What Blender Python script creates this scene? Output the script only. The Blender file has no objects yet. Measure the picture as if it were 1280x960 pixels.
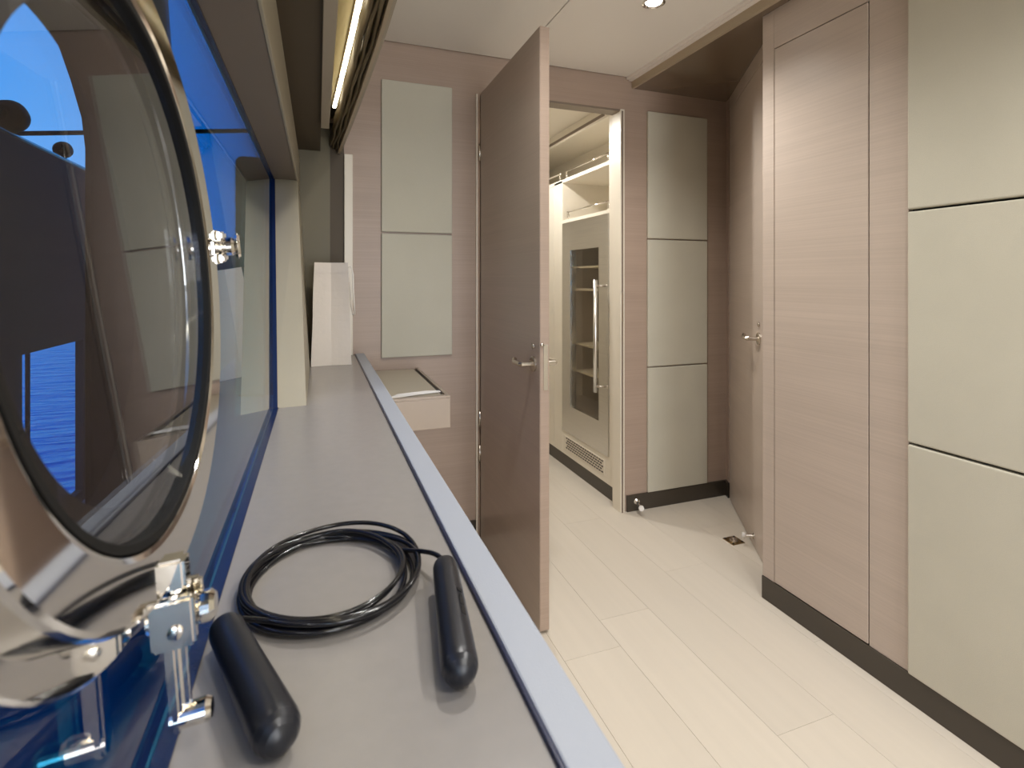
import bpy, bmesh, math, random
from mathutils import Vector, Matrix
random.seed(4)
H = 1.12                      # eye height above the floor; all z below are given relative to the eye
C = bpy.context.scene.collection
PI = math.pi
# ------------------------------------------------------------------ camera
cam = bpy.data.cameras.new('camera'); camo = bpy.data.objects.new('camera', cam); C.objects.link(camo)
camo.location = (0, 0, H); camo.rotation_euler = (PI/2, 0, -math.radians(20.1))
cam.sensor_width = 36; cam.lens = 18.65; cam.shift_y = -0.1016
cam.clip_start = 0.01; cam.clip_end = 2000
cam.dof.use_dof = True; cam.dof.focus_distance = 1.5; cam.dof.aperture_fstop = 9
bpy.context.scene.camera = camo
# ------------------------------------------------------------------ world
SKY = 1.0
w = bpy.data.worlds.new('evening_sky'); bpy.context.scene.world = w; w.use_nodes = True
nt = w.node_tree; nt.nodes.clear()
tc = nt.nodes.new('ShaderNodeTexCoord'); sx = nt.nodes.new('ShaderNodeSeparateXYZ')
rp = nt.nodes.new('ShaderNodeValToRGB'); bg = nt.nodes.new('ShaderNodeBackground'); wo = nt.nodes.new('ShaderNodeOutputWorld')
ns = nt.nodes.new('ShaderNodeTexNoise'); ns.inputs['Scale'].default_value = 3
mx = nt.nodes.new('ShaderNodeMix'); mx.data_type = 'RGBA'
nt.links.new(tc.outputs['Generated'], sx.inputs[0]); nt.links.new(sx.outputs['Z'], rp.inputs[0])
rp.color_ramp.elements[0].position = 0.0; rp.color_ramp.elements[0].color = (0.055, 0.37, 0.92, 1)
rp.color_ramp.elements[1].position = 0.8; rp.color_ramp.elements[1].color = (0.012, 0.21, 0.70, 1)
nt.links.new(tc.outputs['Generated'], ns.inputs['Vector'])
cr = nt.nodes.new('ShaderNodeValToRGB'); cr.color_ramp.elements[0].position = 0.45; cr.color_ramp.elements[1].position = 0.8
cr.color_ramp.elements[1].color = (0.45, 0.45, 0.45, 1)
nt.links.new(ns.outputs['Fac'], cr.inputs[0]); nt.links.new(cr.outputs[0], mx.inputs[0])
nt.links.new(rp.outputs[0], mx.inputs[6]); mx.inputs[7].default_value = (0.26, 0.54, 1.0, 1)
nt.links.new(mx.outputs[2], bg.inputs[0]); bg.inputs[1].default_value = SKY * 0.98; nt.links.new(bg.outputs[0], wo.inputs[0])
vs = bpy.context.scene.view_settings
vs.view_transform = 'Standard'; vs.look = 'None'; vs.gamma = 1; vs.exposure = 0.42; vs.use_curve_mapping = False
DOWN_W = 24.0; NEXT_W = 25.0; FILL_W = 50.0; LED_E = 14.0; WARM = (1.0, 0.975, 0.935)
# neutral fill light added behind the viewer, set in the end-wall opening
la = bpy.data.lights.new('rear_fill_light', 'AREA'); la.shape = 'RECTANGLE'; la.size = 1.2; la.size_y = 1.8; la.energy = FILL_W; la.color = (1.0, 0.985, 0.96)
lao = bpy.data.objects.new('rear_fill_light', la); C.objects.link(lao); lao.location = (0.78, -3.42, 1.0); lao.rotation_euler = (PI/2, 0, 0)
# ------------------------------------------------------------------ materials
def mat(name, col, rough=0.5, metal=0.0, grain=None, bump=None, ior=None, coat=0, rand=0, emit=None, var=0.0, spec=None):
    """grain = (scale xyz, amount); bump = (scale xyz, strength, distance)"""
    m = bpy.data.materials.new(name); m.use_nodes = True; n = m.node_tree.nodes; l = m.node_tree.links
    b = n['Principled BSDF']; b.inputs['Base Color'].default_value = (*col, 1)
    b.inputs['Roughness'].default_value = rough; b.inputs['Metallic'].default_value = metal
    if coat: b.inputs['Coat Weight'].default_value = coat; b.inputs['Coat Roughness'].default_value = 0.08
    if spec is not None: b.inputs['Specular IOR Level'].default_value = spec
    if emit: b.inputs['Emission Color'].default_value = (*emit[0], 1); b.inputs['Emission Strength'].default_value = emit[1]
    geo = n.new('ShaderNodeNewGeometry')
    def noise(scale, det=4):
        mp = n.new('ShaderNodeMapping'); mp.inputs['Scale'].default_value = scale
        no = n.new('ShaderNodeTexNoise'); no.inputs['Scale'].default_value = 1; no.inputs['Detail'].default_value = det
        l.new(geo.outputs['Position'], mp.inputs[0]); l.new(mp.outputs[0], no.inputs['Vector']); return no
    src = None
    if grain:
        no = noise(grain[0]); mr = n.new('ShaderNodeMapRange')
        mr.inputs[1].default_value = 0.3; mr.inputs[2].default_value = 0.7
        mr.inputs[3].default_value = 1-grain[1]; mr.inputs[4].default_value = 1+grain[1]
        l.new(no.outputs['Fac'], mr.inputs[0]); src = mr.outputs[0]
        if len(grain) > 2:
            n2 = noise(grain[2], 2); m2 = n.new('ShaderNodeMapRange')
            m2.inputs[1].default_value = 0.3; m2.inputs[2].default_value = 0.7
            m2.inputs[3].default_value = 1-grain[3]; m2.inputs[4].default_value = 1+grain[3]
            l.new(n2.outputs['Fac'], m2.inputs[0]); mu = n.new('ShaderNodeMath'); mu.operation = 'MULTIPLY'
            l.new(src, mu.inputs[0]); l.new(m2.outputs[0], mu.inputs[1]); src = mu.outputs[0]
    if rand:
        oi = n.new('ShaderNodeObjectInfo'); mr = n.new('ShaderNodeMapRange')
        mr.inputs[3].default_value = 1-rand; mr.inputs[4].default_value = 1+rand
        l.new(oi.outputs['Random'], mr.inputs[0])
        if src:
            mu = n.new('ShaderNodeMath'); mu.operation = 'MULTIPLY'; l.new(src, mu.inputs[0]); l.new(mr.outputs[0], mu.inputs[1]); src = mu.outputs[0]
        else: src = mr.outputs[0]
    if src:
        vm = n.new('ShaderNodeVectorMath'); vm.operation = 'SCALE'; vm.inputs[0].default_value = col
        l.new(src, vm.inputs['Scale']); l.new(vm.outputs[0], b.inputs['Base Color'])
    if bump:
        no = noise(bump[0]); bp = n.new('ShaderNodeBump'); bp.inputs['Strength'].default_value = bump[1]; bp.inputs['Distance'].default_value = bump[2]
        l.new(no.outputs['Fac'], bp.inputs['Height']); l.new(bp.outputs[0], b.inputs['Normal'])
    return m
def glass(name, tint, ior=1.5):
    m = bpy.data.materials.new(name); m.use_nodes = True; n = m.node_tree.nodes; l = m.node_tree.links; n.clear()
    t = n.new('ShaderNodeBsdfTransparent'); t.inputs[0].default_value = (*tint, 1)
    g = n.new('ShaderNodeBsdfGlossy'); g.inputs['Roughness'].default_value = 0.0; g.inputs[0].default_value = (1, 1, 1, 1)
    f = n.new('ShaderNodeFresnel'); gg = n.new('ShaderNodeNewGeometry'); mr = n.new('ShaderNodeMapRange')
    mr.inputs[3].default_value = ior; mr.inputs[4].default_value = 1/ior     # both faces of the pane reflect alike
    l.new(gg.outputs['Backfacing'], mr.inputs[0]); l.new(mr.outputs[0], f.inputs[0]); x = n.new('ShaderNodeMixShader'); o = n.new('ShaderNodeOutputMaterial')
    l.new(f.outputs[0], x.inputs[0]); l.new(t.outputs[0], x.inputs[1]); l.new(g.outputs[0], x.inputs[2]); l.new(x.outputs[0], o.inputs[0])
    return m
def emis(name, col, e):
    m = bpy.data.materials.new(name); m.use_nodes = True; n = m.node_tree.nodes; n.clear()
    s = n.new('ShaderNodeEmission'); s.inputs[0].default_value = (*col, 1); s.inputs[1].default_value = e
    o = n.new('ShaderNodeOutputMaterial'); m.node_tree.links.new(s.outputs[0], o.inputs[0]); return m
GR = ((1.2, 1.2, 260), 0.05, (2, 2, 18), 0.035)
M = dict(
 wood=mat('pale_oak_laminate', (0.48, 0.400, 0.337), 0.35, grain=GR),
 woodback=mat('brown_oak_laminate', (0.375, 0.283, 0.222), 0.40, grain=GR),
 door=mat('oak_door_laminate', (0.42, 0.335, 0.275), 0.30, grain=GR),
 fabric=mat('sage_beige_fabric', (0.52, 0.495, 0.405), 0.9, bump=((900, 900, 900), 0.35, 0.001), grain=((700, 700, 700), 0.05, (5, 5, 5), 0.03)),
 ceil=mat('ceiling_cream', (0.84, 0.80, 0.74), 0.55),
 white=mat('cream_lacquer', (0.74, 0.68, 0.57), 0.35),
 whitetrim=mat('white_moulding', (0.80, 0.74, 0.68), 0.4),
 floor=mat('bleached_plank', (0.635, 0.575, 0.487), 0.42, grain=((40, 1.2, 5), 0.018, (3, 1, 3), 0.02), rand=0.03),
 joint=mat('floor_joint', (0.64, 0.575, 0.485), 0.7),
 base=mat('dark_skirting', (0.050, 0.040, 0.029), 0.35),
 dark=mat('shadow_gap', (0.03, 0.025, 0.02), 0.8),
 soffit=mat('gloss_brown_soffit', (0.17, 0.122, 0.082), 0.12, coat=0.6),
 fascia=mat('soffit_fascia', (0.40, 0.32, 0.22), 0.4),
 sill=mat('greige_leatherette', (0.28, 0.26, 0.24), 0.22, bump=((1400, 1400, 1400), 0.12, 0.0006), grain=((60, 60, 60), 0.02)),
 strip=mat('pale_leather_edge', (0.375, 0.40, 0.445), 0.45, bump=((900, 900, 900), 0.3, 0.0008)),  # blue of the sky light mixed into the pale leather colour
 navy=mat('seal_with_reflection', (0.012, 0.016, 0.05), 0.3),  # blue window reflection put into the dark seal's colour
 seal=mat('window_seal', (0.008, 0.02, 0.07), 0.18, bump=((500, 500, 500), 0.3, 0.001)),
 jamb=mat('window_reveal', (0.36, 0.32, 0.235), 0.45),
 header=mat('window_header', (0.20, 0.155, 0.115), 0.5),
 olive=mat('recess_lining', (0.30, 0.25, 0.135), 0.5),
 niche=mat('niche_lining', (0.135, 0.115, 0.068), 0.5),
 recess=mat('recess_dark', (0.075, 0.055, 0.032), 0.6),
 beam=mat('blind_track_cover', (0.36, 0.31, 0.235), 0.45),
 blind=mat('bronze_blind_fabric', (0.17, 0.13, 0.07), 0.42, metal=0.25, bump=((60, 4, 200), 0.4, 0.003)),
 chrome=mat('polished_chrome', (0.80, 0.77, 0.72), 0.06, metal=1.0),
 nickel=mat('satin_nickel', (0.62, 0.57, 0.50), 0.24, metal=1.0),
 steel=mat('brushed_steel', (0.80, 0.79, 0.76), 0.27, metal=1.0, grain=((4, 4, 400), 0.05)),
 rubber=mat('black_gasket', (0.006, 0.006, 0.006), 0.6, spec=0.2),
 black=mat('black_soft_grip', (0.012, 0.013, 0.018), 0.33, bump=((1500, 1500, 1500), 0.08, 0.0004)),
 mark=mat('embossed_mark', (0.004, 0.004, 0.005), 0.5),
 cable=mat('black_pvc_cable', (0.008, 0.008, 0.010), 0.16),
 bag=mat('white_paper_bag', (0.66, 0.60, 0.54), 0.6, bump=((22, 22, 22), 0.35, 0.006)),
 cord=mat('white_cord', (0.75, 0.70, 0.64), 0.6),
 desk=mat('taupe_shelf', (0.37, 0.30, 0.238), 0.35),
 desktop=mat('shelf_inlay', (0.48, 0.425, 0.33), 0.4),
 paper=mat('glossy_white', (0.80, 0.78, 0.75), 0.15),
 deck=mat('grey_deck', (0.11, 0.14, 0.22), 0.6),
 bulwark=mat('dark_bulwark', (0.030, 0.028, 0.030), 0.7, spec=0.2),
 outblack=mat('black_exterior', (0.010, 0.009, 0.008), 0.9, spec=0.05),
 sea=mat('sea_water', (0.0, 0.20, 0.55), 0.12, bump=((0.7, 2.4, 1), 1.0, 0.5)),
 brass=mat('brass_catch', (0.35, 0.24, 0.11), 0.3, metal=1.0),
 wglass=glass('tinted_window_glass', (0.24, 0.70, 0.90)),
 pglass=glass('porthole_glass', (0.93, 0.95, 0.98)),
 fglass=glass('fridge_glass', (0.93, 0.91, 0.86)),
 lamp=emis('lamp_glow', (1.0, 0.97, 0.92), 14.0),
 led=emis('led_strip_glow', (1.0, 0.90, 0.66), LED_E),
)
# ------------------------------------------------------------------ helpers
ORG = {}
def link(name, bm, m, parent=None, smooth=False, origin=None):
    bmesh.ops.recalc_face_normals(bm, faces=bm.faces)
    if origin is None:
        xs = [v.co.x for v in bm.verts]; ys = [v.co.y for v in bm.verts]; zs = [v.co.z for v in bm.verts]
        origin = Vector(((min(xs)+max(xs))/2, (min(ys)+max(ys))/2, min(zs)))
    me = bpy.data.meshes.new(name)
    for v in bm.verts: v.co -= origin
    bm.to_mesh(me); bm.free(); me.materials.append(m)
    for p in me.polygons: p.use_smooth = smooth
    o = bpy.data.objects.new(name, me); C.objects.link(o)
    wo_ = origin + Vector((0, 0, H)); ORG[o.name] = wo_
    if parent is not None: o.parent = parent; o.location = wo_ - ORG[parent.name]
    else: o.location = wo_
    return o
def empty(name, loc, parent=None):
    o = bpy.data.objects.new(name, None); C.objects.link(o); o.empty_display_size = 0.05
    wo_ = Vector(loc) + Vector((0, 0, H)); ORG[o.name] = wo_; o.location = wo_ if parent is None else wo_ - ORG[parent.name]
    if parent is not None: o.parent = parent
    return o
def thing(name, label, cat, loc, group=None):
    return tag(empty(name, loc), label, cat, group)
def tag(o, label, cat, group=None):
    o['label'] = label; o['category'] = cat
    if group: o['group'] = group
    return o
def struct(o): o['kind'] = 'structure'; return o
def abox(bm, x0, x1, y0, y1, z0, z1, bev=0.0, seg=1):
    b2 = bmesh.new(); bmesh.ops.create_cube(b2, size=1)
    for v in b2.verts:
        v.co = Vector(((x0+x1)/2+v.co.x*(x1-x0), (y0+y1)/2+v.co.y*(y1-y0), (z0+z1)/2+v.co.z*(z1-z0)))
    if bev: bmesh.ops.bevel(b2, geom=b2.edges[:], offset=bev, segments=seg, affect='EDGES', profile=0.5)
    merge(bm, b2)
def merge(bm, b2):
    me = bpy.data.meshes.new('tmp'); b2.to_mesh(me); b2.free(); bm.from_mesh(me); bpy.data.meshes.remove(me)
def box(name, x0, x1, y0, y1, z0, z1, m, parent=None, bev=0.0, seg=1, smooth=False):
    bm = bmesh.new(); abox(bm, x0, x1, y0, y1, z0, z1, bev, seg); return link(name, bm, m, parent, smooth)
def boxes(name, lst, m, parent=None, bev=0.0):
    bm = bmesh.new()
    for b in lst: abox(bm, *b, bev=bev)
    return link(name, bm, m, parent)
def hexa(name, bot, top, m, parent=None, bev=0):
    """solid between two polygons with the same vertex count"""
    bm = bmesh.new(); a = [bm.verts.new(p) for p in bot]; b = [bm.verts.new(p) for p in top]; n = len(a)
    bm.faces.new(a[::-1]); bm.faces.new(b)
    for i in range(n): bm.faces.new((a[i], a[(i+1) % n], b[(i+1) % n], b[i]))
    if bev: bmesh.ops.bevel(bm, geom=bm.edges[:], offset=bev, segments=1, affect='EDGES')
    return link(name, bm, m, parent)
def atube(bm, pts, r, seg=10, closed=False, rf=None):
    pts = [Vector(p) for p in pts]; n = len(pts); rings = []; prev = None
    for i, p in enumerate(pts):
        if closed: t = (pts[(i+1) % n]-pts[i-1]).normalized()
        else: t = (pts[min(i+1, n-1)]-pts[max(i-1, 0)]).normalized()
        if prev is None: a = t.orthogonal().normalized()
        else: a = (prev - t*prev.dot(t)).normalized()
        prev = a; b = t.cross(a); rr = rf(i/(n-1)) if rf else r
        rings.append([bm.verts.new(p + (a*math.cos(2*PI*k/seg)+b*math.sin(2*PI*k/seg))*rr) for k in range(seg)])
    for i in range(n if closed else n-1):
        A, B = rings[i], rings[(i+1) % n]
        for k in range(seg): bm.faces.new((A[k], A[(k+1) % seg], B[(k+1) % seg], B[k]))
    if not closed: bm.faces.new(rings[0][::-1]); bm.faces.new(rings[-1])
def tube(name, pts, r, m, parent=None, seg=10, closed=False, rf=None):
    bm = bmesh.new(); atube(bm, pts, r, seg, closed, rf); return link(name, bm, m, parent, True)
def alathe(bm, prof, org, ax, seg=48, ref=None):
    """profile of (r, h) turned about axis ax through org"""
    ax = Vector(ax).normalized(); a = Vector(ref) if ref else ax.orthogonal().normalized(); b = ax.cross(a); org = Vector(org); rs = []
    for r, h in prof:
        if r < 1e-6: rs.append([bm.verts.new(org+ax*h)]); continue
        rs.append([bm.verts.new(org+ax*h+(a*math.cos(2*PI*k/seg)+b*math.sin(2*PI*k/seg))*r) for k in range(seg)])
    for A, B in zip(rs, rs[1:]):
        for k in range(seg):
            k2 = (k+1) % seg
            if len(A) == 1 and len(B) == 1: continue
            if len(A) == 1: bm.faces.new((A[0], B[k2], B[k]))
            elif len(B) == 1: bm.faces.new((A[k], A[k2], B[0]))
            else: bm.faces.new((A[k], A[k2], B[k2], B[k]))
def lathe(name, prof, org, ax, m, parent=None, seg=48, smooth=True):
    bm = bmesh.new(); alathe(bm, prof, org, ax, seg); o = link(name, bm, m, parent, smooth)
    if smooth: autosmooth(o)
    return o
def autosmooth(o, ang=14):
    me = o.data; bm = bmesh.new(); bm.from_mesh(me)
    for e in bm.edges:
        if len(e.link_faces) == 2 and e.calc_face_angle(0) > math.radians(ang): e.smooth = False
    bm.to_mesh(me); bm.free()
A0 = math.radians(20.1)
def ray(u, v):
    xc = (u-640)/663.; zc = (350-v)/663.
    return Vector((xc*math.cos(A0)+math.sin(A0), -xc*math.sin(A0)+math.cos(A0), zc))
def at_z(u, v, z): r = ray(u, v); return r*(z/r.z)
def copy_tree(o, parent=None):
    c = o.copy(); C.objects.link(c); c.parent = parent
    for ch in list(o.children): copy_tree(ch, c)
    return c
# ------------------------------------------------------------------ structure
D = 2.22; SZ = -0.30; CZ = 0.978; SOF = 0.93; FL = -H; RX = 1.475; BB = -1.042
YB = -3.4                                # corridor end behind the camera
# floor with planks
fl = struct(box('floor', -0.12, 2.45, YB, 4.7, FL-0.08, FL-0.012, M['joint']))
xe = [0.110+0.19*i for i in range(13)]
for i, x in enumerate(xe[:-1]):
    y = YB + [0.31, 1.02, 0.55, 1.21, 0.14, 0.80][i % 6] - 1.2
    while y < 4.7:
        a, b = max(y, YB), min(y+1.2, 4.7)
        if b - a > 0.03: box('floor_plank', x+0.0003, x+0.1897, a+0.0003, b-0.0003, FL-0.012, FL, M['floor'], fl, bev=0.0004)
        y += 1.2
# ceiling
ce = struct(box('ceiling', -0.3, 2.45, YB, 2.4, CZ+0.012, CZ+0.06, M['dark']))
for (a, b) in ((0.074, 0.8245), (0.8275, 1.415)):
    box('ceiling_panel', a, b, YB, D-0.008, CZ, CZ+0.012, M['ceil'], ce, bev=0.001)
# soffit along the right side
tr = struct(boxes('trim_1', [(1.398, 1.432, YB, D-0.003, CZ-0.010, CZ+0.010), (1.412, 1.432, YB, D-0.003, CZ-0.016, CZ-0.010)], M['whitetrim'], bev=0.0015))
so = struct(box('trim_2', 1.445, 2.45, YB, D, SOF, CZ+0.012, M['soffit']))
box('fascia_strip', 1.430, 1.445, YB, D-0.002, SOF-0.001, CZ-0.014, M['fascia'], so, bev=0.001)
# back wall
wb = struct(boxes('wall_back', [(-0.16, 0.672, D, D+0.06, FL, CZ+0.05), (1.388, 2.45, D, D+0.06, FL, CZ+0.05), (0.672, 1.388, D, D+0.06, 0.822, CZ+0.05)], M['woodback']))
for (x0, x1, zs) in ((0.243, 0.537, [(-0.318, 0.190), (0.197, 0.818)]), (1.516, 1.873, [(-1.040, -0.431), (-0.425, 0.198), (0.204, 0.826)])):
    for z0, z1 in zs: box('fabric_panel', x0, x1, D-0.014, D, z0, z1, M['fabric'], wb, bev=0.0035, seg=2)
struct(box('baseboard_back', 0.38, 0.652, D-0.008, D, FL, BB, M['base']))
struct(box('baseboard_right', 1.400, 2.005, D-0.010, D, FL, BB, M['base'], bev=0.001))
# doorway frame
fr = struct(boxes('trim_3', [(1.366, 1.388, D-0.006, D+0.07, FL, 0.822)], M['white'], bev=0.001))
box('frame_rebate', 1.371, 1.3795, D-0.008, D-0.0055, FL, 0.813, M['header'], fr)
box('strike_plate', 1.3715, 1.379, D-0.0095, D-0.0075, -0.20, -0.06, M['nickel'], fr)
boxes('frame_head', [(0.690, 1.366, D+0.0, D+0.07, 0.813, 0.822)], M['header'], fr)
box('hinge_light_strip', 0.6435, 0.6500, D-0.012, D-0.0005, FL, 0.806, M['white'], fr)  # white strip added for the bright line of galley light at the hinge gap
boxes('frame_hinge_jamb', [(0.664, 0.690, D+0.0, D+0.07, FL, 0.806)], M['white'], fr)
# right wall
wr = struct(boxes('wall_right', [(1.492, 1.60, YB, 1.452, FL, SOF)], M['dark']))
box('wood_panel', RX, 1.492, 0.962, 1.0695, BB, SOF, M['wood'], wr, bev=0.001)
box('wood_panel', RX, 1.60, 1.4055, 1.456, BB, SOF, M['wood'], wr, bev=0.0015)
box('wood_panel', RX, 1.492, 1.0695, 1.4055, 0.796, SOF, M['wood'], wr, bev=0.001)
for (a, b) in ((0.18, 0.958), (-0.61, 0.175), (-1.39, -0.615), (-2.17, -1.395), (-2.95, -2.175)):
    for z0, z1 in ((-1.040, -0.434), (-0.428, 0.180), (0.186, 0.925)):
        box('fabric_panel', RX-0.012, 1.492, a, b, z0, z1, M['fabric'], wr, bev=0.0045, seg=3)
struct(box('baseboard_front', RX-0.004, 1.492, YB, 1.456, FL, BB, M['base'], bev=0.001))
# alcove side
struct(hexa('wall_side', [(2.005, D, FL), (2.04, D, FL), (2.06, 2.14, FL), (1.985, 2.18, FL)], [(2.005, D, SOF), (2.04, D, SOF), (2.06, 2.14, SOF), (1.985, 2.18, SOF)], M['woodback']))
struct(hexa('baseboard_side', [(1.992, D-0.01, FL), (2.004, D-0.01, FL), (1.985, 2.175, FL), (1.976, 2.175, FL)], [(1.992, D-0.01, BB), (2.004, D-0.01, BB), (1.985, 2.175, BB), (1.976, 2.175, BB)], M['base']))
struct(box('wall_far', 2.30, 2.45, YB, D, FL, SOF, M['wood']))
# end wall behind the camera, wall of this side
struct(boxes('wall_front', [(-0.3, 0.18, YB-0.08, YB, FL, CZ+0.05), (1.38, 2.45, YB-0.08, YB, FL, CZ+0.05), (0.18, 1.38, YB-0.08, YB, 0.78, CZ+0.05), (0.18, 1.38, YB-0.08, YB, FL, FL+0.10)], M['white']))  # opening assumed, cut to hold the added fill light
EPS = 0.08
def GX(z): return -0.097 - EPS*(z-SZ)
struct(hexa('wall_left', [(GX(.352)-.006, YB, .352), (-.072, YB, .352), (-.072, D, .352), (GX(.352)-.006, D, .352)], [(GX(.99)-.006, YB, .99), (-.072, YB, .99), (-.072, D, .99), (GX(.99)-.006, D, .99)], M['header']))
# tilted/raked jamb
hexa_b = [(GX(SZ), 1.354, SZ), (-0.026, 1.360, SZ), (-0.026, D, SZ), (GX(SZ), D, SZ)]
hexa_t = [(GX(.352), 2.02, .352), (-0.067, 2.02, .352), (-0.067, D, .352), (GX(.352), D, .352)]
jb = struct(hexa('window_1', hexa_b, hexa_t, M['jamb']))
# header lip facing the room (lighter)
box('window_frame', -0.072, -0.066, YB, 2.21, 0.350, 0.470, M['jamb'], jb, bev=0.001)
# glass with a round hole for the porthole
PC = Vector((-0.121, 0.39, 0.0)); PN = Vector((1, 0, EPS)).normalized(); PU = Vector((-EPS, 0, 1)).normalized(); PY = Vector((0, 1, 0))
PR = 0.160; PC = PC + PU*0.012
def pane_poly(z0, z1, ya, yb0, yb1): return [(ya, z0), (yb0, z0), (yb1, z1), (ya, z1)]
bm = bmesh.new(); ed = []
o1 = [bm.verts.new((GX(z), y, z)) for (y, z) in pane_poly(SZ, .352, YB+0.02, 1.354, 2.02)]
for i in range(4): ed.append(bm.edges.new((o1[i], o1[(i+1) % 4])))
o2 = [bm.verts.new(PC + PY*(math.cos(2*PI*k/64)*PR) + PU*(math.sin(2*PI*k/64)*PR)) for k in range(64)]
for i in range(64): ed.append(bm.edges.new((o2[i], o2[(i+1) % 64])))
bmesh.ops.triangle_fill(bm, edges=ed, use_beauty=True)
ret = bmesh.ops.extrude_face_region(bm, geom=bm.faces[:])
for v in [g for g in ret['geom'] if isinstance(g, bmesh.types.BMVert)]: v.co -= PN*0.006
link('window_pane', bm, M['wglass'], jb)
# seals
def seal(a, b, wv, hn, name='window_seal'):
    a, b, wv, hn = map(Vector, (a, b, wv, hn)); q = [a, a+wv, a+wv+hn, a+hn]; d = b-a
    return hexa(name, q, [p+d for p in q], M['seal'], jb)
seal((GX(SZ), YB+.02, SZ), (GX(SZ), 1.354, SZ), (0.011, 0, 0), (0, 0, 0.002))
seal((GX(SZ), 1.352, SZ), (GX(.352), 2.018, .352), (0.009, 0, 0), (0, -0.006, 0.0))
seal((GX(.352), YB+.02, .352), (GX(.352), 2.0, .352), (0.007, 0, 0), (0, 0, -0.004))
# counter (sill)
ct = thing('window_counter', 'long greige counter below the tinted window with a pale raised edge strip', 'counter', (0.04, 0.3, FL))
box('body', -0.100, 0.170, YB, D, FL, SZ-0.03, M['wood'], ct)
box('top', -0.100, 0.139, YB, D, SZ-0.03, SZ, M['sill'], ct, bev=0)
box('edge_strip', 0.1415, 0.176, YB, D, SZ-0.032, SZ+0.004, M['strip'], ct, bev=0.002, seg=2)['label'] = 'pale raised edge strip, with blue sky light in its colour'
box('edge_seal', 0.1385, 0.1415, YB, D, SZ-0.02, SZ+0.0035, M['navy'], ct, bev=0.0005)['label'] = 'dark seal beside the edge strip, with the blue window reflection in its colour'
# niche end wall, dark slot, white trim
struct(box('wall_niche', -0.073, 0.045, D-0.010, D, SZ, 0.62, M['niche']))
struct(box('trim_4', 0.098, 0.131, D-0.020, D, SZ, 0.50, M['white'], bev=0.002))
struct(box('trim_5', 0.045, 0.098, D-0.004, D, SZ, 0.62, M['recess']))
# ------------------------------------------------------------------ pelmet with blind and LED
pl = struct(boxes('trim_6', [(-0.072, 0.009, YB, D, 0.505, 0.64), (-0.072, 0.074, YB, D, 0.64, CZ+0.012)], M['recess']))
box('track_cover', 0.009, 0.034, YB, 1.82, 0.490, 0.60, M['beam'], pl, bev=0.001)
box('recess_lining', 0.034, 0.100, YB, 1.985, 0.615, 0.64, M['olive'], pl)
def BX(y):  # inner edge of the pelmet follows the hull curve
    if y < 1.0: return 0.130
    return 0.130 - 0.048*((y-1.0)/1.22)**1.25
def strip_path(off, z, y0=YB+0.01, y1=2.19, n=40, wob=0, ph=0):
    return [(BX(y)+off+wob*math.sin(y*19+ph)+0.4*wob*math.sin(y*47+ph*2), y, z+wob*0.8*math.sin(y*23+ph*1.7)) for y in [y0+(y1-y0)*i/n for i in range(n+1)]]
def sweep(name, path, prof, m, parent=None, smooth=False):
    bm = bmesh.new(); R = [[bm.verts.new((x+a, y, z+b)) for a, b in prof] for x, y, z in path]; n = len(prof)
    for A, B in zip(R, R[1:]):
        for k in range(n): bm.faces.new((A[k], A[(k+1) % n], B[(k+1) % n], B[k]))
    bm.faces.new(R[0][::-1]); bm.faces.new(R[-1]); return link(name, bm, m, parent, smooth)
led = thing('led_strip_light', 'glowing warm white light strip inside the blind recess above the window', 'light', (0.085, 1.0, 0.60))
sweep('channel', strip_path(-0.040, 0.608, y1=1.97), [(-.007, 0), (.007, 0), (.007, .007), (-.007, .007)], M['white'], led)
sweep('diffuser', strip_path(-0.040, 0.603, y1=1.96), [(-.005, 0), (.005, 0), (.005, .005), (-.005, .005)], M['led'], led)
bl = thing('roman_blind', 'bronze fabric blind folded up along the recess over the window', 'blind', (0.12, 0.3, 0.5))
for k, (off, z, hh, wd) in enumerate(((-0.036, 0.520, 0.05, 0.009), (-0.026, 0.512, 0.06, 0.007), (-0.016, 0.507, 0.06, 0.008))):
    sweep('fold', strip_path(off, z, n=150, wob=0.0022, ph=k*2.1), [(-wd/2, 0.004), (0, 0), (wd/2, 0.004), (wd/2, hh), (-wd/2, hh)], M['blind'], bl, True)
sweep('bottom_bar', strip_path(-0.0070, 0.497), [(-.004, 0), (.003, 0), (.003, .045), (-.004, .045)], M['fascia'], bl)['label'] = 'pale bottom bar of the blind'
struct(sweep('trim_7', strip_path(-0.001, 0.500, y0=YB, y1=2.215), [(-.002, 0), (.004, 0), (.004, CZ-.501), (-.002, CZ-.501)], M['beam']))
# ------------------------------------------------------------------ porthole
ph = thing('porthole', 'round polished chrome porthole in the tinted window', 'porthole', tuple(PC))
FR, RO = 0.222, 0.204      # base flange radius, raised sash radius
lathe('flange', [(FR, 0), (FR, .002), (FR-.0015, .0035), (RO-.004, .0035), (RO-.004, .0005), (PR+.001, .0005), (PR+.001, -.0), (FR, -.0)], PC, PN, M['chrome'], ph, 128)
lathe('outer_tube', [(PR-.001, .0004), (PR-.001, -.030), (PR-.004, -.030), (PR-.004, .0004), (PR-.001, .0004)], PC, PN, M['outblack'], ph, 96)
PN2 = Vector((1, -0.034, EPS)).normalized()      # the sash stands very slightly ajar
lathe('frame_ring', [(RO, .0036), (RO, .0165), (RO-.0012, .0190), (RO-.0035, .0200), (RO-.031, .0200), (RO-.034, .0190), (RO-.0355, .0165), (RO-.0355, .0036), (RO, .0036)], PC+PN*.002, PN2, M['chrome'], ph, 128)
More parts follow.
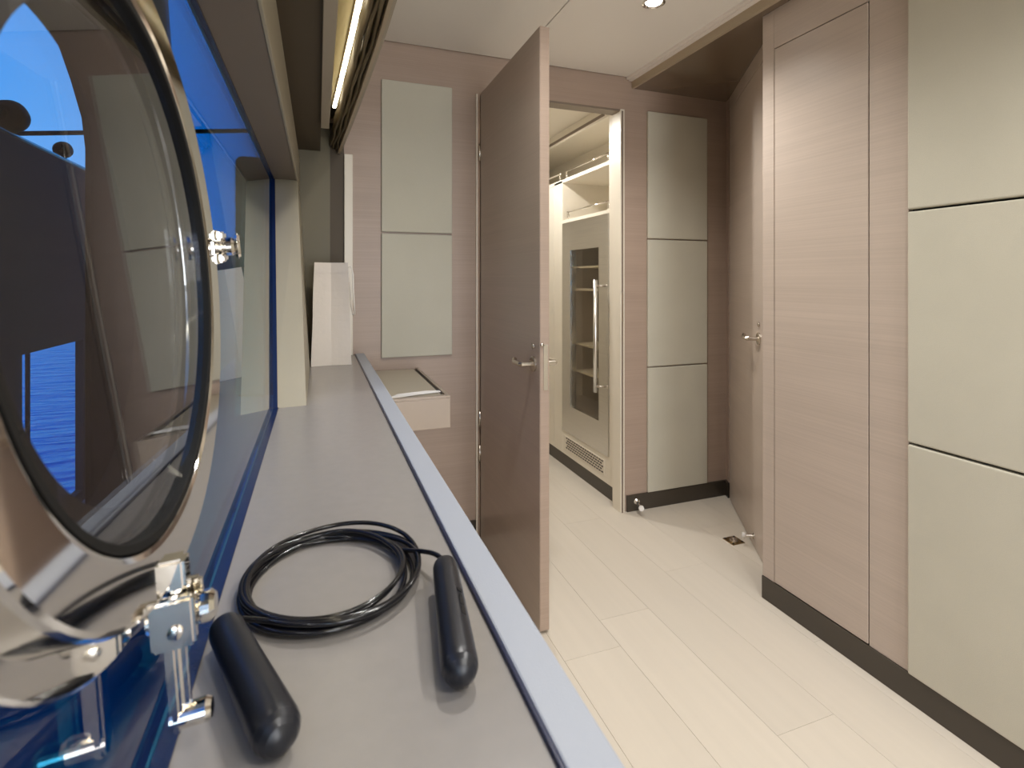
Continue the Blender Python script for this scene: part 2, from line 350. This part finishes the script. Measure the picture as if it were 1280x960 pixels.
lathe('gasket', [(RO-.0356, .0037), (RO-.0356, .0192), (RO-.0400, .0187), (RO-.0408, .0180), (RO-.0408, .0037), (RO-.0356, .0037)], PC+PN*.002, PN2, M['rubber'], ph, 128)
lathe('glass_pane', [(0, .0140), (RO-.0410, .0140), (RO-.0410, .0080), (0, .0080)], PC+PN*.002, PN2, M['pglass'], ph, 128)
lathe('dark_border', [(.1675, .0065), (.1675, .0040), (.144, .0040), (.144, .0065), (.1675, .0065)], PC, PN, M['rubber'], ph, 128)
def ppos(ang, r, h): return PC + PY*(math.cos(ang)*r) + PU*(math.sin(ang)*r) + PN*h
def obox(bm, c, ax, ay, az, sx_, sy_, sz_, bev=0.001):
    b2 = bmesh.new(); bmesh.ops.create_cube(b2, size=1)
    for v in b2.verts: v.co = Vector((v.co.x*sx_, v.co.y*sy_, v.co.z*sz_))
    if bev: bmesh.ops.bevel(b2, geom=b2.edges[:], offset=bev, segments=2, affect='EDGES')
    mt = Matrix((ax, ay, az)).transposed()
    for v in b2.verts: v.co = Vector(c) + mt @ v.co
    merge(bm, b2)
def latch(ang, name='latch', swing=False):
    er = (PY*math.cos(ang)+PU*math.sin(ang)).normalized(); et = PN.cross(er).normalized(); RL = 0.208
    bm = bmesh.new()
    obox(bm, ppos(ang, RL-.002, .0245), er, et, PN, .038, .016, .010, .002)
    for s in (-1, 1): obox(bm, ppos(ang, RL+.014, .0225)+et*s*.0115, er, et, PN, .030, .008, .024, .002)
    o = link(name, bm, M['chrome'], ph, True); autosmooth(o)
    lathe('pivot_pin', [(0, -.018), (.004, -.017), (.0045, .017), (0, .018)], ppos(ang, RL+.018, .024), et, M['chrome'], o, 16)
    bm = bmesh.new(); alathe(bm, [(0, -.018), (.0088, -.017), (.0092, .008), (.0078, .0095), (.0078, .0105), (.0094, .012), (.0094, .017), (.007, .0195), (0, .020)], ppos(ang, RL+.014, .024), PN, 24)
    q = link('locking_bolt', bm, M['chrome'], o, True); autosmooth(q)
    if swing:
        bm = bmesh.new()
        obox(bm, ppos(ang-.02, RL+.044, .0195), er, et, PN, .074, .014, .007, .002)
        obox(bm, ppos(ang-.02, RL+.044, .0245), er, et, PN, .062, .003, .006, .001)
        alathe(bm, [(0, -.012), (.0065, -.011), (.0070, .008), (.0055, .011), (0, .012)], ppos(ang-.02, RL+.074, .027), PN, 20)
        q = link('swing_arm', bm, M['chrome'], o, True); autosmooth(q)
    else:
        bm = bmesh.new(); obox(bm, ppos(ang, RL+.016, .046), er, et, PN, .008, .026, .004, .0018)
        link('wing_nut', bm, M['chrome'], o, True)
    return o
latch(math.radians(5)); latch(math.radians(-92), swing=True)
# ------------------------------------------------------------------ outside
struct(box('deck', -1.03, -0.30, -3, 12, -1.12, -1.0, M['deck']))
bk = struct(boxes('bulwark', [(-1.03, -1.0, -3, 2.40, -1.1, 0.50), (-1.03, -1.0, 2.93, 12, -1.1, 0.50), (-1.03, -1.0, 2.40, 2.93, -0.27, 0.50), (-1.03, -1.0, 2.40, 2.93, -1.1, -0.95)], M['bulwark']))
tube('cap_rail', [(-1.013, -3, 0.508), (-1.013, 12, 0.508)], 0.012, M['nickel'], bk, 12)
tube('opening_bar', [(-1.015, 2.475, -0.96), (-1.015, 2.475, -0.25)], 0.008, M['outblack'], bk, 8)
for k, y in enumerate((2.36, 2.78)):
    t = thing('rail_fender', 'black round fender hanging on the dark bulwark rail, ' + ('nearer one' if k == 0 else 'farther smaller one'), 'fender', (-1.02, y, 0.518))
    s = 1.0 if k == 0 else 0.62
    lathe('body', [(0, -.058*s), (.030*s, -.050*s), (.050*s, -.028*s), (.058*s, 0.0), (.050*s, .030*s), (.028*s, .052*s), (0, .058*s)], (-1.02, y, 0.519+.056*s), (0, 1, 0.05), M['outblack'], t, 24)
    lathe('eye', [(0, -.02*s), (.018*s, -.015*s), (.018*s, .015*s), (0, .02*s)], (-1.02, y-.062*s, 0.521+.055*s), (0, 1, 0), M['outblack'], t, 14)
# dark curved wing plate outside the porthole
prof = [(1.40, 1.30), (1.52, .70), (1.62, .62), (1.72, .53), (1.79, .45), (1.815, .37), (1.815, -1.0), (2.75, -1.0), (2.75, .20), (2.72, .9), (2.6, 1.3)]
struct(hexa('wing_plate', [(-0.615, y, z) for y, z in prof], [(-0.60, y, z) for y, z in prof], M['outblack']))
struct(box('deckhouse', -0.66, -0.10, 5.0, 6.0, -1.0, 1.06, M['outblack'], bev=0.06, seg=4))
tag(tube('mooring_boom', [(-2.35, 5, 1.07), (-0.25, 5, 1.30)], 0.018, M['outblack'], seg=10), 'thin dark horizontal rail crossing the sky outside the window', 'rail')
struct(box('sea', -400, -1.2, -300, 400, -3.2, -3.0, M['sea']))
# ------------------------------------------------------------------ hinged door
dr = struct(box('door_1', 0.658, 0.691, 1.543, 2.193, FL+0.008, 0.803, M['door'], bev=0.0012))
box('door_edge', 0.6595, 0.6895, 1.5415, 1.5435, FL+0.01, 0.801, M['woodback'], dr)
box('lock_plate', 0.670, 0.685, 1.540, 1.5417, -0.350, -0.205, M['nickel'], dr, bev=0.0005)
bm = bmesh.new(); alathe(bm, [(0, -.003), (.004, -.0025), (.006, 0), (.006, .004), (0, .004)], (0.664, 1.5385, -.205), (0, -1, 0), 16)
link('deadlock_knob', bm, M['nickel'], dr, True)
def lever(parent, pos, nrm, dirn, name='lever_handle', ln=0.10, s=1.0):
    pos, nrm, dirn = Vector(pos), Vector(nrm).normalized(), Vector(dirn).normalized()
    bm = bmesh.new(); alathe(bm, [(0, 0), (.025*s, 0), (.025*s, .006*s), (.022*s, .008*s), (0, .008*s)], pos, nrm, 28)
    a = pos+nrm*.006*s; b = pos+nrm*.045*s
    atube(bm, [a, pos+nrm*.03*s, b-nrm*.004*s, b+dirn*.006*s, b+dirn*.03*s, b+dirn*ln*.8*s, b+dirn*ln*s+Vector((0, 0, .006*s))-nrm*.006*s], .0085*s, 14)
    o = link(name, bm, M['nickel'], parent, True); autosmooth(o)
    bm = bmesh.new(); alathe(bm, [(0, 0), (.009*s, 0), (.009*s, .006*s), (0, .007*s)], pos+Vector((0, 0, .058*s)), nrm, 18)
    link('lock_turn', bm, M['nickel'], o, True)
lever(dr, (0.658, 1.592, -0.272), (-1, 0, 0), (0, 1, 0), ln=0.075)
lever(dr, (0.691, 1.592, -0.272), (1, 0, 0), (0, 1, 0), ln=0.085)
for z in (-0.75, -0.60, 0.55): tube('hinge', [(0.657, 2.200, z-.035), (0.657, 2.200, z+.035)], 0.007, M['nickel'], dr, 12)
# angled door in the alcove
p0 = Vector((1.975, 2.165, 0)); p1 = Vector((1.555, 1.475, 0)); dv = (p1-p0).normalized(); nv = Vector((-dv.y, dv.x, 0));
if nv.x > 0: nv = -nv
th = -nv*0.04
def slab(name, a, b, t, z0, z1, m, parent=None, bev=0.001):
    q = [a, b, b+t, a+t]; return hexa(name, [(p.x, p.y, z0) for p in q], [(p.x, p.y, z1) for p in q], m, parent, bev)
ad = struct(slab('door_2', p0+dv*0.012, p0+dv*0.70, th, FL+0.006, 0.86, M['wood']))
slab('frame_head', p0, p0+dv*0.74, th, 0.864, SOF-0.001, M['wood'], ad)
hp = p0+dv*0.585
lever(ad, (hp.x, hp.y, -0.237), nv, -dv, ln=0.085)
# door stop fixed on it
def stop(name, label, pos, dirn, ln=0.05, s=1.0):
    t = thing(name, label, 'door stop', pos); dirn = Vector(dirn).normalized()
    lathe('stem', [(0, 0), (.013*s, 0), (.013*s, .004), (.006*s, .007), (.006*s, ln), (0, ln)], pos, dirn, M['chrome'], t, 20)
    lathe('bumper', [(0, ln), (.010*s, ln), (.012*s, ln+.004), (.011*s, ln+.012), (0, ln+.014)], pos, dirn, M['paper'], t, 20)
stop('door_stop', 'small chrome door stop on the dark skirting beside the doorway', (1.452, D-0.011, FL+0.047), (-.25, -1, -0.1), 0.06, 1.1)
q = p0+dv*0.505
stop('door_stop', 'small pale door stop low on the angled alcove door', (q.x+nv.x*.001, q.y+nv.y*.001, FL+0.05), nv, 0.035, 1.0)
fc = at_z(917, 676, FL)
fcx = thing('floor_catch', 'small square brass door catch set in the floor before the angled door', 'door catch', (fc.x, fc.y, FL))
box('plate', fc.x-.032, fc.x+.032, fc.y-.032, fc.y+.032, FL, FL+.003, M['brass'], fcx, bev=0.001)
lathe('magnet_cup', [(0, .0031), (.008, .0031), (.010, .009), (.017, .009), (.019, .0031)], (fc.x, fc.y, FL), (0, 0, 1), M['nickel'], fcx, 24)
for a in (-1, 1):
    for b in (-1, 1): lathe('screw', [(0, .006), (.004, .0055), (.005, .003)], (fc.x+a*.024, fc.y+b*.024, FL), (0, 0, 1), M['dark'], fcx, 10)
# ------------------------------------------------------------------ tall cupboard in the right wall
tcb = thing('tall_cupboard', 'tall flush oak cupboard with a full height door beside the pale fabric panels', 'cupboard', (1.483, 1.237, BB))
box('door', RX-0.001, 1.4915, 1.0725, 1.4025, BB+0.003, 0.793, M['wood'], tcb, bev=0.0012)
# ------------------------------------------------------------------ shelf box on the back wall
sh = thing('wall_desk', 'small taupe wall desk box between counter and open door', 'desk', (0.29, 1.93, -0.47))
box('drawer_box', 0.178, 0.395, 1.647, D-0.001, -0.468, -0.374, M['desk'], sh, bev=0.0012)
boxes('top_rim', [(0.383, 0.395, 1.647, D-.001, -.374, -.366), (0.178, 0.383, 1.647, 1.672, -.374, -.366)], M['desk'], sh, bev=0.001)
box('lift_lid', 0.180, 0.373, 1.680, D-0.006, -0.374, -0.369, M['desktop'], sh, bev=0.001)
box('lid_groove', 0.373, 0.383, 1.675, D-0.004, -0.3745, -0.3735, M['base'], sh)
hexa('support', [(0.178, 1.80, FL+.001), (0.30, 1.80, FL+.001), (0.30, D-.002, FL+.001), (0.178, D-.002, FL+.001)], [(0.178, 1.80, -0.469), (0.30, 1.80, -0.469), (0.30, D-.002, -0.469), (0.178, D-.002, -0.469)], M['wood'], sh)
bm = bmesh.new()
V = [(.205, 1.665), (.235, 1.690), (.33, 1.712), (.375, 1.715), (.378, 1.705), (.33, 1.697), (.24, 1.672)]
a = [bm.verts.new((x, y, -.3655)) for x, y in V]; b = [bm.verts.new((x, y, -.3625+.004*math.sin(i))) for i, (x, y) in enumerate(V)]
bm.faces.new(a); bm.faces.new(b)
for i in range(7): bm.faces.new((a[i], a[(i+1) % 7], b[(i+1) % 7], b[i]))
tag(link('folded_leaflet', bm, M['paper']), 'narrow glossy white leaflet lying at the front of the wall desk', 'leaflet')
# ------------------------------------------------------------------ bag
bg_ = thing('carrier_bag', 'white paper carrier bag standing at the far end of the counter', 'bag', (0.04, 2.03, SZ))
NZ = 14
def bagring(z, s):
    t = (z-SZ)/0.362
    x0 = -0.022+0.010*t; x1 = 0.112-0.012*t; y0 = 1.955+0.012*t; y1 = 2.135-0.02*t
    y0 += 0.010*math.sin(t*3.1); pts = []
    for (xa, ya, xb, yb) in ((x0, y0, x1, y0), (x1, y0, x1, y1), (x1, y1, x0, y1), (x0, y1, x0, y0)):
        for k in range(6):
            f = k/6; x = xa+(xb-xa)*f; y = ya+(yb-ya)*f
            g = math.sin(PI*f); tri = 1-abs(2*f-1)
            if xa == xb: x += 0.0025*g*math.sin(7*t+xa*40)
            else: y += (1 if ya < 2.05 else -1)*0.030*tri*min(1, .30+t)      # side gussets crease inward
            pts.append(Vector((x+s*0.0006*math.sin(z*30+k), y, z)))
    return pts
bm = bmesh.new(); R = []
for i in range(NZ+1): R.append([bm.verts.new(p) for p in bagring(SZ+0.0005+0.361*i/NZ, 1)])
n = len(R[0])
for A, B in zip(R, R[1:]):
    for k in range(n): bm.faces.new((A[k], A[(k+1) % n], B[(k+1) % n], B[k]))
bm.faces.new(R[0][::-1])
o = link('paper_body', bm, M['bag'], bg_, False)
md = o.modifiers.new('thickness', 'SOLIDIFY'); md.thickness = 0.0012; md.offset = -1
bm = bmesh.new()
rr = bagring(SZ+0.361, 1); r2 = bagring(SZ+0.325, 1)
for A, B in ((r2, rr),):
    a = [bm.verts.new(p+Vector((.0, -.0012 if p.y < 2.04 else .0012, 0))) for p in A]; b = [bm.verts.new(p+Vector((0, -.0012 if p.y < 2.04 else .0012, 0))) for p in B]
    for k in range(n): bm.faces.new((a[k], a[(k+1) % n], b[(k+1) % n], b[k]))
link('folded_top', bm, M['bag'], bg_)
tube('cord_handle', [(0.096, 2.00, 0.045), (0.112, 1.99, 0.05), (0.119, 1.995, 0.02), (0.120, 2.0, -0.03), (0.124, 2.01, -0.09), (0.127, 2.03, -0.125), (0.123, 2.05, -.13), (0.117, 2.07, -0.09), (0.112, 2.08, -0.02), (0.104, 2.08, 0.03), (0.096, 2.08, 0.045)], 0.0032, M['cord'], bg_, 8)
# ------------------------------------------------------------------ jump rope
RH = 0.0138
jr = thing('jump_rope', 'black skipping rope with two handles coiled on the greige counter', 'skipping rope', (0.0, 0.5, SZ))
def handle(a, b, r=RH):
    a, b = Vector(a), Vector(b); L = (b-a).length; d = (b-a).normalized()
    pr = [(0, 0), (r*.55, 0.0), (r*.80, .002), (r*.86, .006)]
    pr += [(r*(.86+.14*i/6), .006+(L*.75-.006)*i/6) for i in range(1, 7)]
    pr += [(r*1.02, L*.88)] + [(r*1.02*math.cos(t), L-r+r*math.sin(t)) for t in [0, .3, .6, .9, 1.15, 1.35]] + [(0, L)]
    o = lathe('handle', pr, a, d, M['black'], jr, 32)
    lathe('rope_collar', [(0, -.004), (.0042, -.004), (.0045, .001), (0, .001)], a, d, M['mark'], o, 16)
    return o, a, b, d
zt = SZ+RH+0.0012
h1a = at_z(556, 706, SZ+.0185+.004); h1b = at_z(577, 850, SZ+.0145)
h2a = at_z(281, 783, SZ+.0175); h2b = at_z(354, 930, SZ+.0155)
h1, *_ = handle(h1a, h1b); h2, *_ = handle(h2a, h2b, 0.0150)
# small embossed mark on the right-hand handle
d1 = (h1b-h1a).normalized(); sd = d1.cross(Vector((0, 0, 1))).normalized(); upv = sd.cross(d1); nn = (upv*.80+sd*(.60 if sd.x > 0 else -.60)).normalized(); tt = nn.cross(d1).normalized()
bm = bmesh.new(); L = (h1b-h1a).length
for k, (f, wv, ln) in enumerate(((.40, .0050, .004), (.45, .0030, .003), (.50, .0042, .010), (.585, .0042, .010))):
    obox(bm, h1a+d1*L*f+nn*(RH*.965), d1, tt, nn, ln, wv, .0008, 0)
link('embossed_mark', bm, M['mark'], h1)
# coil
pts = []
c0 = Vector((0.012, 0.562)); turns = 8
rnd = [(random.uniform(-.007, .007), random.uniform(-.009, .009), random.uniform(-.013, .007)) for _ in range(turns+2)]
N = 64
start = math.radians(28)
for i in range(int(turns*N)+int(N*0.62)):
    t = i/N; k = int(t) % len(rnd); f = t-int(t); k2 = (k+1) % len(rnd)
    ox = rnd[k][0]*(1-f)+rnd[k2][0]*f; oy = rnd[k][1]*(1-f)+rnd[k2][1]*f; dr_ = rnd[k][2]*(1-f)+rnd[k2][2]*f
    a = start+2*PI*t
    z = SZ+0.0028+0.0095*(0.5+0.5*math.sin(a*0.5+t*1.9))*min(1, t)+0.0012*math.sin(3*a+t)+.0006
    z = max(z, SZ+.0027)
    pts.append(Vector((c0.x+ox+(0.0815+dr_)*math.cos(a), c0.y+oy+(0.0890+dr_)*math.sin(a), z)))
def bez(p, c1, c2, q, n=14): return [p*(1-t)**3+c1*3*t*(1-t)**2+c2*3*t*t*(1-t)+q*t**3 for t in [i/n for i in range(n+1)]]
s = pts[0]; tg = (pts[1]-pts[0]).normalized()
lead = bez(h1a, h1a-d1*0.035+Vector((-.004, 0, 0.0)), s-tg*0.03+Vector((.004, 0, .004)), s)[:-1]
e = pts[-1]; tg2 = (pts[-1]-pts[-2]).normalized(); d2 = (h2b-h2a).normalized()
tail = bez(e, e+tg2*.02, h2a-d2*.03, h2a)[1:]
tube('rope', lead+pts+tail, 0.0025, M['cable'], jr, 8)
# ------------------------------------------------------------------ galley beyond the doorway
CX = 1.386
gc = thing('galley_cabinet', 'cream tall galley cabinet with open shelves around the wine fridge', 'cabinet', (CX+.2, 2.65, FL))
Y0, Y1 = D+0.062, 3.02
box('stile', CX, CX+.02, Y0, 2.356, -1.04, 0.83, M['white'], gc, bev=0.001)
box('stile', CX, CX+.02, 2.902, Y1, -1.04, 0.60, M['white'], gc, bev=0.001)
box('bottom_rail', CX+.001, CX+.02, 2.356, 2.902, -1.04, -0.902, M['white'], gc)
box('plinth', CX+.012, CX+.03, Y0, 4.6, FL, -1.04, M['base'], gc)
box('side_panel', CX+.02, CX+.45, Y0, Y0+.02, FL, 0.90, M['white'], gc)
box('side_panel', CX+.02, CX+.45, Y1-.02, Y1, FL, 0.60, M['white'], gc)
box('back_panel', CX+.40, CX+.45, Y0+.02, 4.6, -1.04, 0.90, M['white'], gc)
box('shelf', CX, CX+.40, 2.356, 4.6, 0.585, 0.605, M['white'], gc, bev=0.001)
box('shelf', CX, CX+.40, 2.356, 2.902, 0.340, 0.358, M['white'], gc, bev=0.001)
box('cabinet_divider', CX+.02, CX+.40, 2.345, 2.356, 0.34, 0.83, M['white'], gc)
box('cabinet_divider', CX+.02, CX+.40, 2.902, 2.915, 0.34, 0.585, M['white'], gc)
box('top_panel', CX, CX+.02, Y0, 4.6, 0.832, 0.90, M['white'], gc)
box('shadow_slot', CX-.001, CX+.001, 2.40, 4.6, 0.845, 0.862, M['header'], gc)
box('cupboard_front', CX, CX+.02, Y1+.003, 4.6, -1.04, 0.583, M['white'], gc, bev=0.001)
for (z, y0, y1) in ((0.605, 2.37, 2.88), (0.605, 2.95, 4.5), (0.358, 2.37, 2.86)):
    bm = bmesh.new(); x = CX+.012
    atube(bm, [(x, y0, z+.045), (x, y1, z+.045)], .005, 10)
    for y in (y0+.01, y1-.01): atube(bm, [(x, y, z), (x, y, z+.05)], .006, 10)
    link('guard_rail', bm, M['chrome'], gc, True)
# vent grille
vg = box('vent_grille', CX-.0015, CX+.001, 2.40, 2.86, -1.005, -0.928, M['white'], gc)
bm = bmesh.new()
for r in range(5):
    for k in range(17):
        y = 2.413+k*.026+(0.013 if r % 2 else 0); z = -0.998+r*.0142
        if y+.019 < 2.853: abox(bm, CX-.0025, CX-.001, y, y+.019, z, z+.008)
o = link('vent_slot', bm, M['base'], vg); o['kind'] = 'stuff'
# wine fridge
wf = thing('wine_fridge', 'built-in steel wine fridge with glass door seen through the doorway', 'fridge', (CX+.15, 2.63, -0.90))
fy0, fy1, fz0, fz1 = 2.360, 2.898, -0.898, 0.338; gy0, gy1, gz0, gz1 = 2.455, 2.790, -0.738, 0.172
boxes('door_frame', [(CX-.004, CX+.035, fy0, gy0, fz0, fz1), (CX-.004, CX+.035, gy1, fy1, fz0, fz1), (CX-.004, CX+.035, gy0, gy1, fz0, gz0), (CX-.004, CX+.035, gy0, gy1, gz1, fz1)], M['steel'], wf)
box('glass', CX+.002, CX+.008, gy0, gy1, gz0, gz1, M['fglass'], wf)
boxes('cavity', [(CX+.385, CX+.395, gy0-.05, gy1+.05, fz0, fz1), (CX+.036, CX+.385, gy0-.05, gy0-.04, fz0, fz1), (CX+.036, CX+.385, gy1+.04, gy1+.05, fz0, fz1), (CX+.036, CX+.385, gy0-.04, gy1+.04, fz0, fz0+.01), (CX+.036, CX+.385, gy0-.04, gy1+.04, fz1-.01, fz1)], M['desk'], wf)
for z in (0.08, -0.05, -0.37, -0.53): box('rack', CX+.05, CX+.38, gy0-.035, gy1+.035, z-.012, z, M['desktop'], wf, bev=0.001)
hd = tube('handle', [(CX-.052, 2.405, -0.575), (CX-.052, 2.405, 0.0)], 0.010, M['steel'], wf, 16)
for z in (-0.03, -0.545): tube('handle_mount', [(CX-.004, 2.385, z), (CX-.05, 2.400, z)], 0.006, M['nickel'], hd, 12)
# room beyond
struct(box('wall_galley', 0.30, 0.36, D+.06, 4.7, FL, 0.95, M['white']))
struct(box('wall_galley_end', 0.30, 1.95, 4.62, 4.7, FL, 0.95, M['white']))
struct(box('ceiling_galley', 0.30, 1.95, D+.06, 4.7, 0.90, 0.96, M['white']))
# ------------------------------------------------------------------ lamps
def downlight(x, y, z, label, W, cone=136, blend=1.0):
    t = thing('downlight', label, 'ceiling light', (x, y, z), 'recessed ceiling downlights')
    lathe('bezel', [(.040, 0), (.040, -.003), (.034, -.005), (.028, -.001), (.027, .0), (.040, 0)], (x, y, z), (0, 0, 1), M['chrome'], t, 40)
    lathe('lens', [(0, -.0015), (.026, -.0015), (.027, -.0002), (0, -.0001)], (x, y, z), (0, 0, 1), M['lamp'], t, 32)
    L_ = bpy.data.lights.new('downlight_beam', 'SPOT'); L_.energy = W; L_.spot_size = math.radians(cone); L_.spot_blend = blend; L_.shadow_soft_size = 0.035; L_.color = WARM
    lo = bpy.data.objects.new('downlight_beam', L_); C.objects.link(lo); lo.parent = t; lo.location = (0, 0, -0.045)
    return t
def dim(t, f, cone=0):
    for ch in t.children:
        if ch.type == 'LIGHT': ch.data = ch.data.copy(); ch.data.energy *= f; ch.data.spot_size = math.radians(cone) if cone else ch.data.spot_size
dl = downlight(1.112, 1.585, CZ, 'round chrome ceiling downlight nearest the open door', DOWN_W)
for y, nm in ((-2.1, 'unseen fill downlight added far down the corridor behind the viewer'), (0.25, 'round chrome downlight over the near corridor above the fabric panels'), (-0.75, 'round chrome downlight over the corridor behind the viewer')):  # the farthest one is added out of view to raise the ambient light
    c = copy_tree(dl); c.location = (0.9, y, CZ+H); c['label'] = nm
    if y < 0: dim(c, 1.7)
c = copy_tree(dl); c.location = (0.46, 1.05, CZ+H); dim(c, 1.1, 162); c['label'] = 'unseen fill downlight added above the wall desk and counter edge'  # added out of view to brighten the left back wall and door
c = copy_tree(dl); c.location = (0.42, -0.5, CZ+H); dim(c, 0.6, 160); c['label'] = 'unseen fill downlight added above the counter behind the viewer'  # second-row lamp added out of view to lift the light level
g = downlight(0.95, 2.75, 0.90, 'round chrome downlight in the galley beyond the doorway', NEXT_W, 178, 0.25)
